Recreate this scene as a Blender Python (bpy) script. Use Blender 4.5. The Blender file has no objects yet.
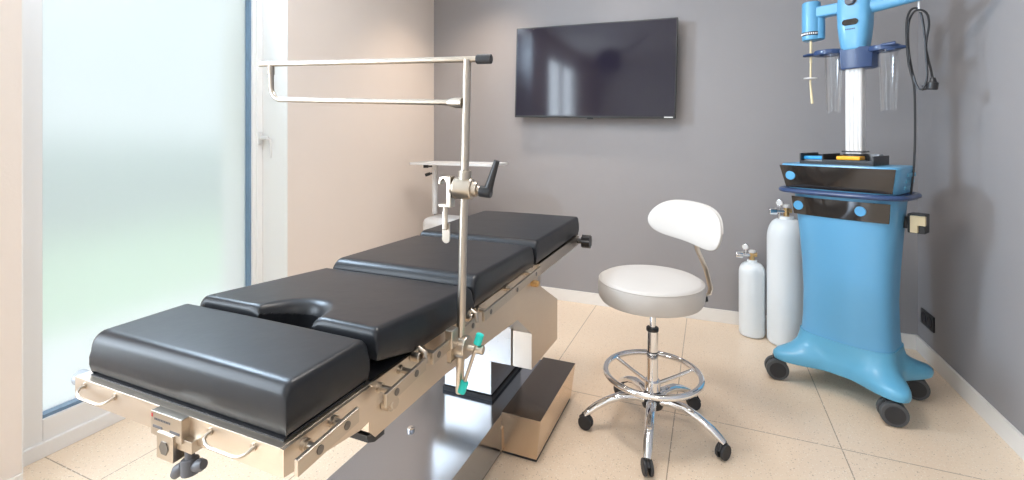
import bpy, bmesh, math, random
from mathutils import Vector, Matrix
random.seed(7)
C = bpy.context.scene
COL = C.collection
R = math.radians

# ------------------------------------------------------------ camera
CAM_H = 1.18
F_PX = 469.0
cam_d = bpy.data.cameras.new('camera'); cam = bpy.data.objects.new('camera', cam_d); COL.objects.link(cam)
cam.location = (0, 0, CAM_H)
cam.rotation_euler = (R(90), 0, math.atan(198 / F_PX))
cam_d.sensor_width = 36; cam_d.lens = F_PX / 1024 * 36
cam_d.shift_y = -102 / 1024
cam_d.clip_start = 0.02
C.camera = cam
C.view_settings.view_transform = 'Standard'; C.view_settings.look = 'None'
C.view_settings.gamma = 1; C.view_settings.use_curve_mapping = False
C.view_settings.exposure = 0.0
C.cycles.use_denoising = True
C.cycles.max_bounces = 8; C.cycles.diffuse_bounces = 5; C.cycles.glossy_bounces = 4; C.cycles.transmission_bounces = 8
C.cycles.sample_clamp_indirect = 6; C.cycles.transparent_max_bounces = 24
C.cycles.caustics_refractive = True

# ------------------------------------------------------------ world
W = bpy.data.worlds.new('world'); C.world = W; W.use_nodes = True
wn = W.node_tree.nodes; wl = W.node_tree.links
bg = wn['Background']
bg.inputs['Color'].default_value = (0.86, 0.93, 1.0, 1); bg.inputs['Strength'].default_value = 1.06

# ------------------------------------------------------------ lights
def area(name, loc, rot, sx, sy, power, color):
    d = bpy.data.lights.new(name, 'AREA'); d.shape = 'RECTANGLE'; d.size = sx; d.size_y = sy
    d.energy = power; d.color = color
    o = bpy.data.objects.new(name, d); COL.objects.link(o); o.location = loc; o.rotation_euler = rot
    return o
def spot(name, loc, tgt, power, color, ang, blend=0.5, rad=0.04):
    d = bpy.data.lights.new(name, 'SPOT'); d.energy = power; d.color = color; d.spot_size = R(ang); d.spot_blend = blend
    d.shadow_soft_size = rad
    o = bpy.data.objects.new(name, d); COL.objects.link(o); o.location = loc
    o.rotation_euler = (Vector(tgt) - Vector(loc)).to_track_quat('-Z', 'Y').to_euler()
    return o
WARM = (1.0, 0.80, 0.62); COOL = (0.72, 0.86, 1.0); NEUT = (1.0, 0.94, 0.89)
# daylight entering through the window on the left (sits in the opening, outside the pane)
sun_d = bpy.data.lights.new('sky_light_over_garden', 'SUN'); sun_d.energy = 2.0; sun_d.angle = R(40); sun_d.color = (0.97, 0.98, 1.0)
sun_o = bpy.data.objects.new('sky_light_over_garden', sun_d); COL.objects.link(sun_o); sun_o.location = (-6, 1, 5); sun_o.rotation_euler = (0, R(-50), R(-12))
# daylight from the windows of the rear wall, behind the camera
area('side_window_daylight', (-2.20, -0.70, 1.45), (0, R(-90), 0), 1.8, 1.5, 114, (0.76, 0.88, 1.0))
# added cool fill light behind a made-up clear top pane, out of view
area('added_top_fill', (-2.334, 1.20, 2.235), (0, R(-90), 0), 0.36, 0.5, 70, (0.62, 0.80, 1.0))
# ceiling luminaires
area('ceiling_light', (-0.60, 1.55, 2.57), (0, 0, 0), 0.5, 0.5, 26, NEUT)
area('ceiling_light', (0.62, -1.0, 2.57), (0, 0, 0), 0.5, 0.5, 14, NEUT)
spot('ceiling_spot', (-1.45, 2.75, 2.57), (-1.55, 3.0, 0), 58, WARM, 100, 0.9)
spot('ceiling_spot', (-0.55, 2.80, 2.57), (-0.55, 3.05, 0), 15, NEUT, 100, 0.9)  # added spot with no known lamp, brightens the middle of the back wall
spot('ceiling_spot', (0.25, 1.9, 2.57), (0.2, 2.0, 0), 6, WARM, 110, 0.9)

# ------------------------------------------------------------ materials
def mat(name, col, rough=0.5, metal=0.0, coat=0.0, bump=0.0, bscale=40, var=0.0, vscale=6, trans=0.0, ior=1.45, spec=0.5, aniso=None):
    m = bpy.data.materials.new(name); m.use_nodes = True
    n = m.node_tree.nodes; l = m.node_tree.links; b = n['Principled BSDF']
    b.inputs['Base Color'].default_value = (*col, 1); b.inputs['Roughness'].default_value = rough
    b.inputs['Metallic'].default_value = metal; b.inputs['Coat Weight'].default_value = coat
    b.inputs['Coat Roughness'].default_value = 0.15
    b.inputs['Transmission Weight'].default_value = trans; b.inputs['IOR'].default_value = ior
    b.inputs['Specular IOR Level'].default_value = spec
    tc = n.new('ShaderNodeTexCoord')
    ns = n.new('ShaderNodeTexNoise'); ns.inputs['Scale'].default_value = vscale; ns.inputs['Detail'].default_value = 4
    l.new(tc.outputs['Object'], ns.inputs['Vector'])
    if var > 0:
        mx = n.new('ShaderNodeMix'); mx.data_type = 'RGBA'
        mx.inputs['A'].default_value = (*[c * (1 - var) for c in col], 1); mx.inputs['B'].default_value = (*[min(1, c * (1 + var)) for c in col], 1)
        l.new(ns.outputs['Fac'], mx.inputs['Factor']); l.new(mx.outputs['Result'], b.inputs['Base Color'])
    if aniso:
        mp = n.new('ShaderNodeMapping'); mp.inputs['Scale'].default_value = aniso
        l.new(tc.outputs['Object'], mp.inputs['Vector'])
        n2 = n.new('ShaderNodeTexNoise'); n2.inputs['Scale'].default_value = 30; n2.inputs['Detail'].default_value = 3
        l.new(mp.outputs['Vector'], n2.inputs['Vector'])
        mr = n.new('ShaderNodeMapRange'); mr.inputs['To Min'].default_value = rough * 0.75; mr.inputs['To Max'].default_value = rough * 1.3
        l.new(n2.outputs['Fac'], mr.inputs['Value']); l.new(mr.outputs['Result'], b.inputs['Roughness'])
    if bump > 0:
        n3 = n.new('ShaderNodeTexNoise'); n3.inputs['Scale'].default_value = bscale; n3.inputs['Detail'].default_value = 5
        l.new(tc.outputs['Object'], n3.inputs['Vector'])
        bp = n.new('ShaderNodeBump'); bp.inputs['Strength'].default_value = bump; bp.inputs['Distance'].default_value = 0.01
        l.new(n3.outputs['Fac'], bp.inputs['Height']); l.new(bp.outputs['Normal'], b.inputs['Normal'])
    return m

M = {}
M['cream_wall'] = mat('cream_wall', (0.76, 0.68, 0.62), 0.85, bump=0.05, bscale=120, var=0.02)
M['grey_wall'] = mat('grey_wall', (0.305, 0.29, 0.292), 0.75, bump=0.05, bscale=120, var=0.02)
M['white_wall'] = mat('white_wall', (0.78, 0.77, 0.75), 0.85)
M['ceiling'] = mat('ceiling_paint', (0.8, 0.79, 0.77), 0.9)
M['white_frame'] = mat('white_frame', (0.80, 0.79, 0.78), 0.35, var=0.01)
M['gasket'] = mat('gasket', (0.16, 0.25, 0.36), 0.4)
M['baseboard'] = mat('baseboard_white', (0.78, 0.75, 0.71), 0.4)
M['vinyl'] = mat('black_vinyl', (0.014, 0.015, 0.018), 0.36, coat=0.0, bump=0.12, bscale=9, spec=0.42)
M['rubber'] = mat('black_rubber', (0.03, 0.03, 0.033), 0.55)
M['black'] = mat('black_plastic', (0.02, 0.02, 0.022), 0.35)
M['dark_grey'] = mat('dark_grey_plastic', (0.10, 0.10, 0.11), 0.45)
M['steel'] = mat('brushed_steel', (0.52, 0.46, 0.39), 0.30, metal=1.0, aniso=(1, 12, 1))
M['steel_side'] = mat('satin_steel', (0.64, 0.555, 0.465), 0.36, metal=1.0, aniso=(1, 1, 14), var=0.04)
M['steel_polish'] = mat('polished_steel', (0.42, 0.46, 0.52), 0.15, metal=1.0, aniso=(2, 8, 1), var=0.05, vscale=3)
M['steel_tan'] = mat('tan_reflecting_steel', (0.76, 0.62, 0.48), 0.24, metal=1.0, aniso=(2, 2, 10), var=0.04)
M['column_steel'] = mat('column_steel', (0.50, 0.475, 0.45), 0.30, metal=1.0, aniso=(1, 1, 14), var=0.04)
M['reflection_brown'] = mat('reflection_brown', (0.20, 0.17, 0.15), 0.22, metal=1.0, aniso=(2, 2, 10))  # dark reflection on the block top, put into the colour
M['chrome'] = mat('chrome', (0.82, 0.82, 0.83), 0.06, metal=1.0)
M['white_vinyl'] = mat('white_vinyl', (0.52, 0.49, 0.46), 0.55, bump=0.03, bscale=60, spec=0.3)
M['white_metal'] = mat('white_metal', (0.66, 0.65, 0.64), 0.35)
M['cyl_white'] = mat('cylinder_paint', (0.74, 0.78, 0.80), 0.35, bump=0.05, bscale=80, var=0.03)
M['brass'] = mat('brass', (0.62, 0.42, 0.20), 0.3, metal=1.0)
M['blue'] = mat('light_blue_plastic', (0.115, 0.345, 0.565), 0.35, coat=0.15)
M['teal_blue'] = mat('teal_blue_plastic', (0.11, 0.36, 0.54), 0.35, coat=0.15)
M['bright_blue'] = mat('bright_blue_plastic', (0.09, 0.34, 0.60), 0.35)
M['navy'] = mat('navy_plastic', (0.03, 0.06, 0.15), 0.3, coat=0.2)
M['black_glass'] = mat('smoked_glass_panel', (0.022, 0.018, 0.016), 0.08, spec=0.9)
M['screen'] = mat('tv_screen', (0.013, 0.010, 0.021), 0.08, spec=0.6)
M['cyan_block'] = mat('cyan_block', (0.03, 0.35, 0.75), 0.4)
M['yellow'] = mat('yellow_plastic', (0.95, 0.45, 0.01), 0.4)
M['grey_plastic'] = mat('grey_plastic', (0.28, 0.30, 0.33), 0.4)
M['ivory'] = mat('ivory_plastic', (0.72, 0.60, 0.38), 0.5)
M['turquoise'] = mat('turquoise_grip', (0.02, 0.62, 0.55), 0.4)
M['wheel_grey'] = mat('wheel_grey', (0.075, 0.08, 0.085), 0.5)
M['red'] = mat('red_mark', (0.55, 0.02, 0.02), 0.4)
M['badge'] = mat('badge_white', (0.7, 0.7, 0.7), 0.3)
M['screw'] = mat('screw_steel', (0.20, 0.19, 0.18), 0.4, metal=1.0)
M['lawn'] = mat('lawn', (0.30, 0.52, 0.22), 0.9, var=0.25, vscale=4)
M['hedge'] = mat('hedge_leaves', (0.16, 0.24, 0.22), 0.9, var=0.3, vscale=5, bump=0.5, bscale=12)
M['patio'] = mat('patio_stone', (0.72, 0.74, 0.70), 0.9, var=0.05)

def clear_mat():
    m = bpy.data.materials.new('clear_plastic'); m.use_nodes = True
    n = m.node_tree.nodes; l = m.node_tree.links; out = n['Material Output']
    n.remove(n['Principled BSDF'])
    t = n.new('ShaderNodeBsdfTransparent'); t.inputs['Color'].default_value = (0.988, 0.99, 0.99, 1)
    g = n.new('ShaderNodeBsdfGlossy'); g.inputs['Roughness'].default_value = 0.1; g.inputs['Color'].default_value = (1, 1, 1, 1)
    mx = n.new('ShaderNodeMixShader')
    lw = n.new('ShaderNodeLayerWeight'); lw.inputs['Blend'].default_value = 0.25; ml = n.new('ShaderNodeMath'); ml.operation = 'MULTIPLY'; ml.inputs[1].default_value = 0.55
    l.new(lw.outputs['Facing'], ml.inputs[0]); l.new(ml.outputs[0], mx.inputs[0]); l.new(t.outputs[0], mx.inputs[1]); l.new(g.outputs[0], mx.inputs[2]); l.new(mx.outputs[0], out.inputs['Surface'])
    return m
M['clear'] = clear_mat()

def frosted():
    m = bpy.data.materials.new('frosted_glass'); m.use_nodes = True
    n = m.node_tree.nodes; l = m.node_tree.links; out = n['Material Output']
    n.remove(n['Principled BSDF'])
    rf = n.new('ShaderNodeBsdfRefraction'); rf.inputs['Roughness'].default_value = 0.42; rf.inputs['IOR'].default_value = 1.2
    rf.inputs['Color'].default_value = (0.97, 0.99, 1.0, 1)
    tr = n.new('ShaderNodeBsdfTranslucent'); tr.inputs['Color'].default_value = (0.93, 0.96, 0.97, 1)
    gl = n.new('ShaderNodeBsdfGlossy'); gl.inputs['Roughness'].default_value = 0.35
    m1 = n.new('ShaderNodeMixShader'); m1.inputs[0].default_value = 0.42
    m2 = n.new('ShaderNodeMixShader'); m2.inputs[0].default_value = 0.04
    l.new(rf.outputs[0], m1.inputs[1]); l.new(tr.outputs[0], m1.inputs[2])
    l.new(m1.outputs[0], m2.inputs[1]); l.new(gl.outputs[0], m2.inputs[2]); l.new(m2.outputs[0], out.inputs['Surface'])
    return m
M['frosted'] = frosted()

def floor_mat():
    m = mat('terrazzo_tiles', (0.6, 0.5, 0.4), 0.3)
    n = m.node_tree.nodes; l = m.node_tree.links; b = n['Principled BSDF']
    geo = n.new('ShaderNodeNewGeometry')
    mp = n.new('ShaderNodeMapping'); mp.inputs['Location'].default_value = (0.139 + 0.6 * 5, -2.126 + 1.2 * 6, 0)
    l.new(geo.outputs['Position'], mp.inputs['Vector'])
    br = n.new('ShaderNodeTexBrick'); br.offset = 0; br.inputs['Scale'].default_value = 1
    br.inputs['Brick Width'].default_value = 0.6; br.inputs['Row Height'].default_value = 1.2
    br.inputs['Mortar Size'].default_value = 0.0022; br.inputs['Mortar Smooth'].default_value = 0.2
    br.inputs['Color1'].default_value = (0.80, 0.645, 0.49, 1); br.inputs['Color2'].default_value = (0.78, 0.625, 0.475, 1)
    br.inputs['Mortar'].default_value = (0.36, 0.27, 0.19, 1)
    l.new(mp.outputs['Vector'], br.inputs['Vector'])
    def speck(scale, thr, color, prev, rnd=1.0):
        v = n.new('ShaderNodeTexVoronoi'); v.inputs['Scale'].default_value = scale; v.inputs['Randomness'].default_value = rnd
        l.new(geo.outputs['Position'], v.inputs['Vector'])
        # only a random subset of cells becomes a chip
        sep = n.new('ShaderNodeSeparateColor'); l.new(v.outputs['Color'], sep.inputs[0])
        g1 = n.new('ShaderNodeMath'); g1.operation = 'GREATER_THAN'; g1.inputs[1].default_value = 0.6; l.new(sep.outputs[0], g1.inputs[0])
        g2 = n.new('ShaderNodeMath'); g2.operation = 'LESS_THAN'; g2.inputs[1].default_value = thr; l.new(v.outputs['Distance'], g2.inputs[0])
        mu = n.new('ShaderNodeMath'); mu.operation = 'MULTIPLY'; l.new(g1.outputs[0], mu.inputs[0]); l.new(g2.outputs[0], mu.inputs[1])
        mx = n.new('ShaderNodeMix'); mx.data_type = 'RGBA'
        l.new(mu.outputs[0], mx.inputs['Factor']); l.new(prev, mx.inputs['A']); mx.inputs['B'].default_value = (*color, 1)
        return mx.outputs['Result']
    c = speck(120, 0.26, (0.64, 0.51, 0.38), br.outputs['Color'])
    c = speck(75, 0.17, (0.47, 0.36, 0.26), c)
    c = speck(140, 0.30, (0.86, 0.75, 0.62), c)
    l.new(c, b.inputs['Base Color'])
    b.inputs['Roughness'].default_value = 0.28
    return m
M['floor'] = floor_mat()

# ------------------------------------------------------------ mesh helpers
class MB:
    def __init__(s): s.bm = bmesh.new()
    def face(s, pts, smooth=False):
        f = s.bm.faces.new([s.bm.verts.new(p) for p in pts]); f.smooth = smooth; return f
    def box(s, x0, x1, y0, y1, z0, z1, bev=0.0, seg=2, rot=None, about=None):
        b = bmesh.new(); bmesh.ops.create_cube(b, size=1)
        for v in b.verts:
            v.co = Vector(((x0 + x1) / 2 + v.co.x * (x1 - x0), (y0 + y1) / 2 + v.co.y * (y1 - y0), (z0 + z1) / 2 + v.co.z * (z1 - z0)))
        if bev > 0:
            bmesh.ops.bevel(b, geom=b.edges[:] , offset=bev, segments=seg, profile=0.5, affect='EDGES')
        if rot is not None:
            a = Vector(about) if about else Vector(((x0 + x1) / 2, (y0 + y1) / 2, (z0 + z1) / 2))
            for v in b.verts: v.co = a + rot @ (v.co - a)
        s._merge(b, smooth=bev > 0); return s
    def _merge(s, b, smooth=False):
        mp = {}
        for v in b.verts: mp[v] = s.bm.verts.new(v.co)
        for f in b.faces:
            try:
                nf = s.bm.faces.new([mp[v] for v in f.verts]); nf.smooth = smooth or f.smooth
            except ValueError: pass
        b.free()
    def rings(s, rings, cap0=True, cap1=True, smooth=True, closed=False):
        vr = [[s.bm.verts.new(p) for p in r] for r in rings]; n = len(rings[0])
        m = len(vr); rng = range(m if closed else m - 1)
        for i in rng:
            a, b = vr[i], vr[(i + 1) % m]
            for j in range(n):
                f = s.bm.faces.new((a[j], a[(j + 1) % n], b[(j + 1) % n], b[j])); f.smooth = smooth
        if not closed:
            if cap0: s.bm.faces.new(list(reversed(vr[0])))
            if cap1: s.bm.faces.new(vr[-1])
        return s
    def tube(s, pts, r, n=14, closed=False, cap=True, flat=None):
        pts = [Vector(p) for p in pts]; m = len(pts)
        rr = r if isinstance(r, (list, tuple)) else [r] * m
        rings = []; up = None
        for i, p in enumerate(pts):
            if closed: t = pts[(i + 1) % m] - pts[i - 1]
            elif i == 0: t = pts[1] - p
            elif i == m - 1: t = p - pts[-2]
            else: t = (pts[i + 1] - p).normalized() + (p - pts[i - 1]).normalized()
            t.normalize()
            if up is None:
                up = Vector((0, 0, 1)) if abs(t.z) < 0.9 else Vector((0, 1, 0))
            a = t.cross(up).normalized(); b = a.cross(t).normalized(); up = b
            fa, fb = (flat if flat else (1, 1))
            rings.append([p + rr[i] * (math.cos(q) * a * fa + math.sin(q) * b * fb) for q in [2 * math.pi * k / n for k in range(n)]])
        s.rings(rings, cap, cap, True, closed); return s
    def cyl(s, a, b, r, n=24, r2=None, bev=0.0):
        a = Vector(a); b = Vector(b); r2 = r if r2 is None else r2
        if bev > 0:
            d = (b - a).normalized()
            prof = [(a, r - bev), (a + d * bev * 0.3, r - bev * 0.3), (a + d * bev, r), (b - d * bev, r2), (b - d * bev * 0.3, r2 - bev * 0.3), (b, r2 - bev)]
        else: prof = [(a, r), (b, r2)]
        t = (b - a).normalized(); up = Vector((0, 0, 1)) if abs(t.z) < 0.9 else Vector((0, 1, 0))
        x = t.cross(up).normalized(); y = x.cross(t).normalized()
        s.rings([[p + q * (math.cos(k) * x + math.sin(k) * y) for k in [2 * math.pi * i / n for i in range(n)]] for p, q in prof]); return s
    def lathe(s, prof, c=(0, 0), n=40, ax=1.0, ay=1.0):
        s.rings([[(c[0] + r * ax * math.cos(k), c[1] + r * ay * math.sin(k), z) for k in [2 * math.pi * i / n for i in range(n)]] for r, z in prof]); return s
    def prism(s, poly, axis, a0, a1, bev=0.0):
        def P(u, v, w):
            return {'x': (w, u, v), 'y': (u, w, v), 'z': (u, v, w)}[axis]
        b = bmesh.new()
        A = [b.verts.new(P(u, v, a0)) for u, v in poly]; B = [b.verts.new(P(u, v, a1)) for u, v in poly]
        n = len(poly)
        b.faces.new(A); b.faces.new(list(reversed(B)))
        for i in range(n): b.faces.new((A[i], B[i], B[(i + 1) % n], A[(i + 1) % n]))
        bmesh.ops.recalc_face_normals(b, faces=b.faces[:])
        if bev > 0: bmesh.ops.bevel(b, geom=b.edges[:], offset=bev, segments=2, profile=0.5, affect='EDGES')
        s._merge(b, smooth=bev > 0); return s
    def xf(s, mtx):
        bmesh.ops.transform(s.bm, matrix=mtx, verts=s.bm.verts[:]); return s

def build(name, mb, m, parent=None, off=None, **props):
    bm = mb.bm
    bmesh.ops.recalc_face_normals(bm, faces=bm.faces[:])
    if off is not None:
        bmesh.ops.translate(bm, verts=bm.verts[:], vec=-Vector(off))
    me = bpy.data.meshes.new(name); bm.to_mesh(me); bm.free()
    ms = m if isinstance(m, (list, tuple)) else [m]
    for q in ms: me.materials.append(q)
    me.set_sharp_from_angle(angle=R(50 if name == 'cushion' else 38))
    o = bpy.data.objects.new(name, me); COL.objects.link(o)
    wm = o.modifiers.new('weighted_normal', 'WEIGHTED_NORMAL'); wm.keep_sharp = True; wm.weight = 90
    if parent is not None: o.parent = parent
    elif off is not None: o.location = off
    for k, v in props.items(): o[k] = v
    return o
def thing(name, label, cat, loc, rz=0, group=None):
    o = bpy.data.objects.new(name, None); COL.objects.link(o); o.location = loc; o.rotation_euler = (0, 0, rz)
    o.empty_display_size = 0.05
    o['label'] = label; o['category'] = cat
    if group: o['group'] = group
    return o
def struct(name, mb, m, parent=None):
    return build(name, mb, m, parent, kind='structure')
def arc(c, r, a0, a1, n, f):
    return [f(c, r, R(a0 + (a1 - a0) * i / n)) for i in range(n + 1)]

# ------------------------------------------------------------ room
XR, YB, XL, YN, ZC = 1.068, 3.29, -2.083, -2.5, 2.62
XF = -2.277           # inner face of the window frame
J0, J1 = 0.793, 1.847 # jambs of the window opening
T = 0.14
struct('floor', MB().box(XF - 0.2, XR + T, YN - T, YB + T, -0.1, 0), M['floor'])
struct('ceiling', MB().box(-2.6, XR + T, YN - T, YB + T, ZC, ZC + 0.1), M['ceiling'])
struct('wall_back', MB().box(-2.6, XR + T, YB, YB + T, 0, ZC), M['grey_wall'])
struct('wall_right', MB().box(XR, XR + T, YN, YB, 0, ZC), M['grey_wall'])
W0, W1 = -1.50, 0.10   # second window in the left wall, behind the camera
w = MB(); w.box(-2.6, XL, YN, W0, 0, ZC); w.box(-2.6, XL, W1, J0, 0, ZC); w.box(-2.6, XL, W0, W1, 2.45, ZC); w.box(-2.6, XL, W0, W1, 0, 0.45)
w.box(-2.6, XL, J1, YB, 0, ZC); w.box(-2.6, XL, J0, J1, 2.5, ZC)
struct('wall_left', w, M['cream_wall'])
struct('wall_rear', MB().box(-2.6, XR + T, YN - T, YN, 0, ZC), M['white_wall'])
w = MB()
for y0 in (W0, (W0 + W1) / 2 - 0.03, W1 - 0.06): w.box(-2.19, -2.13, y0, y0 + 0.06, 0.45, 2.45, 0.004)
w.box(-2.19, -2.13, W0, W1, 0.45, 0.51, 0.004); w.box(-2.19, -2.13, W0, W1, 2.39, 2.45, 0.004)
struct('window_2', w, M['white_frame'])
bh, bt = 0.082, 0.012
struct('baseboard_back', MB().box(XL, XR - bt, YB - bt, YB, 0, bh, 0.002), M['baseboard'])
struct('baseboard_right', MB().box(XR - bt, XR, YN, YB, 0, bh, 0.002), M['baseboard'])
struct('baseboard_left', MB().box(XL, XL + bt, YN, J0, 0, bh, 0.002).box(XL, XL + bt, J1, YB - bt, 0, bh, 0.002), M['baseboard'])
# window: bright reveal, frame, gasket, frosted pane
rv = MB(); rv.box(XF, XL - 0.0005, J1 - 0.004, J1 + 0.0, 0, 2.5); rv.box(XF, XL - 0.0005, J0, J0 + 0.004, 0, 2.5)
struct('trim_1', rv, M['white_wall'])
fy0, fy1 = J0 + 0.004, J1 - 0.004
G0, G1 = 0.925, 1.790   # visible glass between these
w = MB()
w.box(XF - 0.07, XF, fy0, G0, 0, 2.5, 0.003); w.box(XF - 0.07, XF, G1, fy1, 0, 2.5, 0.003)
w.box(XF - 0.07, XF, G0, G1, 0, 0.135, 0.003); w.box(XF - 0.07, XF, G0, G1, 2.42, 2.5, 0.003)
w.box(XF - 0.005, XF + 0.012, G1 + 0.018, fy1, 0, 2.5, 0.003)          # outer step of the fixed frame, far side
w.box(XF - 0.005, XF + 0.008, fy0, J0 + 0.055, 0, 2.5, 0.003)
w.box(XF - 0.005, XF + 0.014, fy0, fy1, 0, 0.055, 0.003)
win = struct('window_1', w, M['white_frame'])
g = MB(); gw = 0.013; gx0, gx1 = XF - 0.055, XF - 0.012
g.box(gx0, gx1, G0 - 0.001, G0 + gw * 0.3, 0.13, 2.43); g.box(gx0, gx1, G1 - 0.009, G1 + 0.001, 0.13, 2.43)
g.box(gx0, gx1, G0, G1, 0.134, 0.134 + gw); g.box(gx0, gx1, G0, G1, 2.42 - gw, 2.421)
build('gasket', g, M['gasket'], win)
build('glass_pane', MB().box(XF - 0.05, XF - 0.044, G0, G1, 0.13, 2.0), M['frosted'], win)
build('added_transom', MB().box(XF - 0.07, XF, G0, G1, 1.99, 2.04, 0.003), M['white_frame'], win)  # added bar, holds the unseen clear pane above the frosted one
build('added_top_pane', MB().box(XF - 0.05, XF - 0.044, G0, G1, 2.03, 2.43), M['clear'], win)  # added clear pane above the view, lets the fill light in
h = MB(); hy, hz = 1.825, 1.18
h.box(XF + 0.012, XF + 0.022, hy - 0.011, hy + 0.011, hz - 0.035, hz + 0.035, 0.004)
h.cyl((XF + 0.02, hy, hz), (XF + 0.073, hy, hz), 0.009, 16)
h.tube([(XF + 0.070, hy - 0.004, hz), (XF + 0.074, hy + 0.01, hz - 0.01), (XF + 0.074, hy + 0.017, hz - 0.05), (XF + 0.074, hy + 0.02, hz - 0.11)], [0.008, 0.0095, 0.009, 0.007], 12)
build('window_handle', h, M['white_metal'], win)

# outside, seen blurred through the frosted pane
o = build('lawn', MB().box(-16, -3.9, -8, 14, -0.30, -0.15), M['lawn'], kind='structure')
o = build('patio', MB().box(-3.9, -2.6, -8, 14, -0.28, -0.10), M['patio'], kind='structure')
hb = bmesh.new(); bmesh.ops.create_grid(hb, x_segments=2, y_segments=2, size=1); hb.free()
hm = MB(); 
for i in range(44):
    a = i / 43; yy = -6 + 19 * a; rr = 0.55 + 0.18 * random.random()
    b = bmesh.new(); bmesh.ops.create_icosphere(b, subdivisions=2, radius=1)
    for v in b.verts:
        k = 1 + 0.12 * random.random()
        v.co = Vector((-9.0 + 0.3 * random.random() + v.co.x * rr * k, yy + v.co.y * rr * k, 0.42 + v.co.z * (0.62 + 0.15 * random.random()) * k))
    hm._merge(b, smooth=False)
o = build('garden_hedge', hm, M['hedge']); o['label'] = 'dark blurred hedge in the garden beyond the frosted window'; o['category'] = 'hedge'

# ------------------------------------------------------------ operating table
TB = Vector((-0.84, 1.45, 0))
tab = thing('operating_table', 'long black padded operating table on a polished steel base', 'operating table', TB)
def tp(name, mb, m, parent=None, **k):
    return build(name, mb, m, parent or tab, off=TB, **k)
# base
BT = 0.1585
b = MB(); b.box(-1.066, -0.716, 0.80, 2.06, 0.012, 0.15, 0.0012)
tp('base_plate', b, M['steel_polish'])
b = MB()
b.rings([[(-0.7155, 1.602, 0.012), (-0.580, 1.602, 0.012), (-0.580, 2.06, 0.012), (-0.7155, 2.06, 0.012)],
         [(-0.7155, 1.595, BT), (-0.562, 1.595, BT), (-0.562, 2.07, BT), (-0.7155, 2.07, BT)]], smooth=False)
b.box(-0.7155, -0.7125, 1.590, 1.602, 0.012, 0.10)
tp('base_block', b, M['steel_tan'])
b = MB(); b.box(-0.7150, -0.5635, 1.596, 2.068, BT, BT + 0.0015, 0.0004); tp('block_top_reflection', b, M['reflection_brown'], label='dark brown sheet painted as a reflection on the block top')  # thin sheet whose brown paints a dark reflection on the steel block
b = MB(); b.box(-1.058, -0.722, 0.81, 2.05, 0.0, 0.0125); b.box(-0.73, -0.582, 1.607, 2.05, 0.0, 0.0125)
tp('base_seal', b, M['rubber'])
b = MB(); b.lathe([(0.013, 0.1495), (0.013, 0.157), (0.010, 0.160), (0.0001, 0.161)], (-0.972, 1.385), 20)
tp('levelling_bolt', b, M['chrome'])
# column
b = MB(); b.box(-1.009, -0.784, 1.658, 1.981, 0.149, 0.167, 0.002); tp('column_gasket', b, M['rubber'])
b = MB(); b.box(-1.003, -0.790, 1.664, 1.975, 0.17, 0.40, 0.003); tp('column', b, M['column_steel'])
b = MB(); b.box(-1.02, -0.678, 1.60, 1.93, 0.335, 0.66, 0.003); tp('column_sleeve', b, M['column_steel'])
# housing under the top
b = MB()
poly = [(0.716, 0.70), (0.716, 0.62), (0.735, 0.600), (1.0, 0.600), (1.465, 0.566), (1.60, 0.468), (1.60, 0.337), (1.912, 0.326), (1.912, 0.495), (1.665, 0.63), (1.665, 0.70)]
b.prism(poly, 'x', -0.672, -0.598)
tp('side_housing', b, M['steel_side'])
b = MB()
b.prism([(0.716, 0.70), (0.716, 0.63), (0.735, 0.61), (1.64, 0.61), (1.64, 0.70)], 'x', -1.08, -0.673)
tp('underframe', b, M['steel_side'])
b = MB(); b.prism([(0.712, 0.615), (0.715, 0.600), (0.735, 0.590), (0.765, 0.588), (0.765, 0.597), (0.737, 0.600), (0.722, 0.612)], 'x', -1.0, -0.60)
tp('rubber_bumper', b, M['rubber'])
b = MB(); b.cyl((-0.597, 0.765, 0.655), (-0.572, 0.765, 0.655), 0.012, 20, bev=0.003); b.cyl((-0.597, 0.765, 0.655), (-0.58, 0.765, 0.655), 0.016, 20)
tp('hinge_pin', b, M['steel'])
b = MB(); b.cyl((-0.60, 1.60, 0.652), (-0.575, 1.60, 0.652), 0.012, 16); b.cyl((-0.575, 1.60, 0.652), (-0.57, 1.60, 0.652), 0.009, 16)
tp('hinge_pin', b, M['brass'])
# leg plate frame (near end): front bar and side cheeks
b = MB()
b.box(-1.124, -0.5865, 0.507, 0.518, 0.676, 0.7195, 0.001)
b.box(-1.124, -0.5865, 0.5068, 0.715, 0.714, 0.720, 0.001)
tp('end_plate', b, M['steel_side'])
def cheek(x0, x1):
    p = [(0.507, 0.678), (0.507, 0.719), (0.70, 0.719), (0.712, 0.708), (0.715, 0.69), (0.708, 0.668), (0.695, 0.656), (0.675, 0.653), (0.60, 0.664)]
    return MB().prism(p, 'x', x0, x1)
tp('side_cheek', cheek(-0.588, -0.580), M['steel_side']); tp('side_cheek', cheek(-1.131, -1.123), M['steel_side'])
# dark pad seats
b = MB(); b.box(-1.105, -0.595, 0.520, 0.70, 0.7195, 0.7225); b.box(-1.09, -0.60, 0.716, 1.64, 0.70, 0.714)
tp('pad_seat', b, M['rubber'])
# main upper flange along the right and left sides
for x0, x1 in ((-0.598, -0.590), (-1.092, -1.084)):
    b = MB(); b.box(x0, x1, 0.716, 1.665, 0.664, 0.716, 0.001)
    tp('side_flange', b, M['steel_side'])
# head plate frame
for x0, x1 in ((-0.602, -0.578), (-1.092, -1.068)):
    b = MB(); b.box(x0, x1, 1.63, 2.19, 0.672, 0.716, 0.002)
    tp('head_bar', b, M['steel'])
b = MB(); b.box(-1.07, -0.60, 1.64, 2.18, 0.703, 0.715, 0.001); tp('head_plate', b, M['steel_side'])
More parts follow.
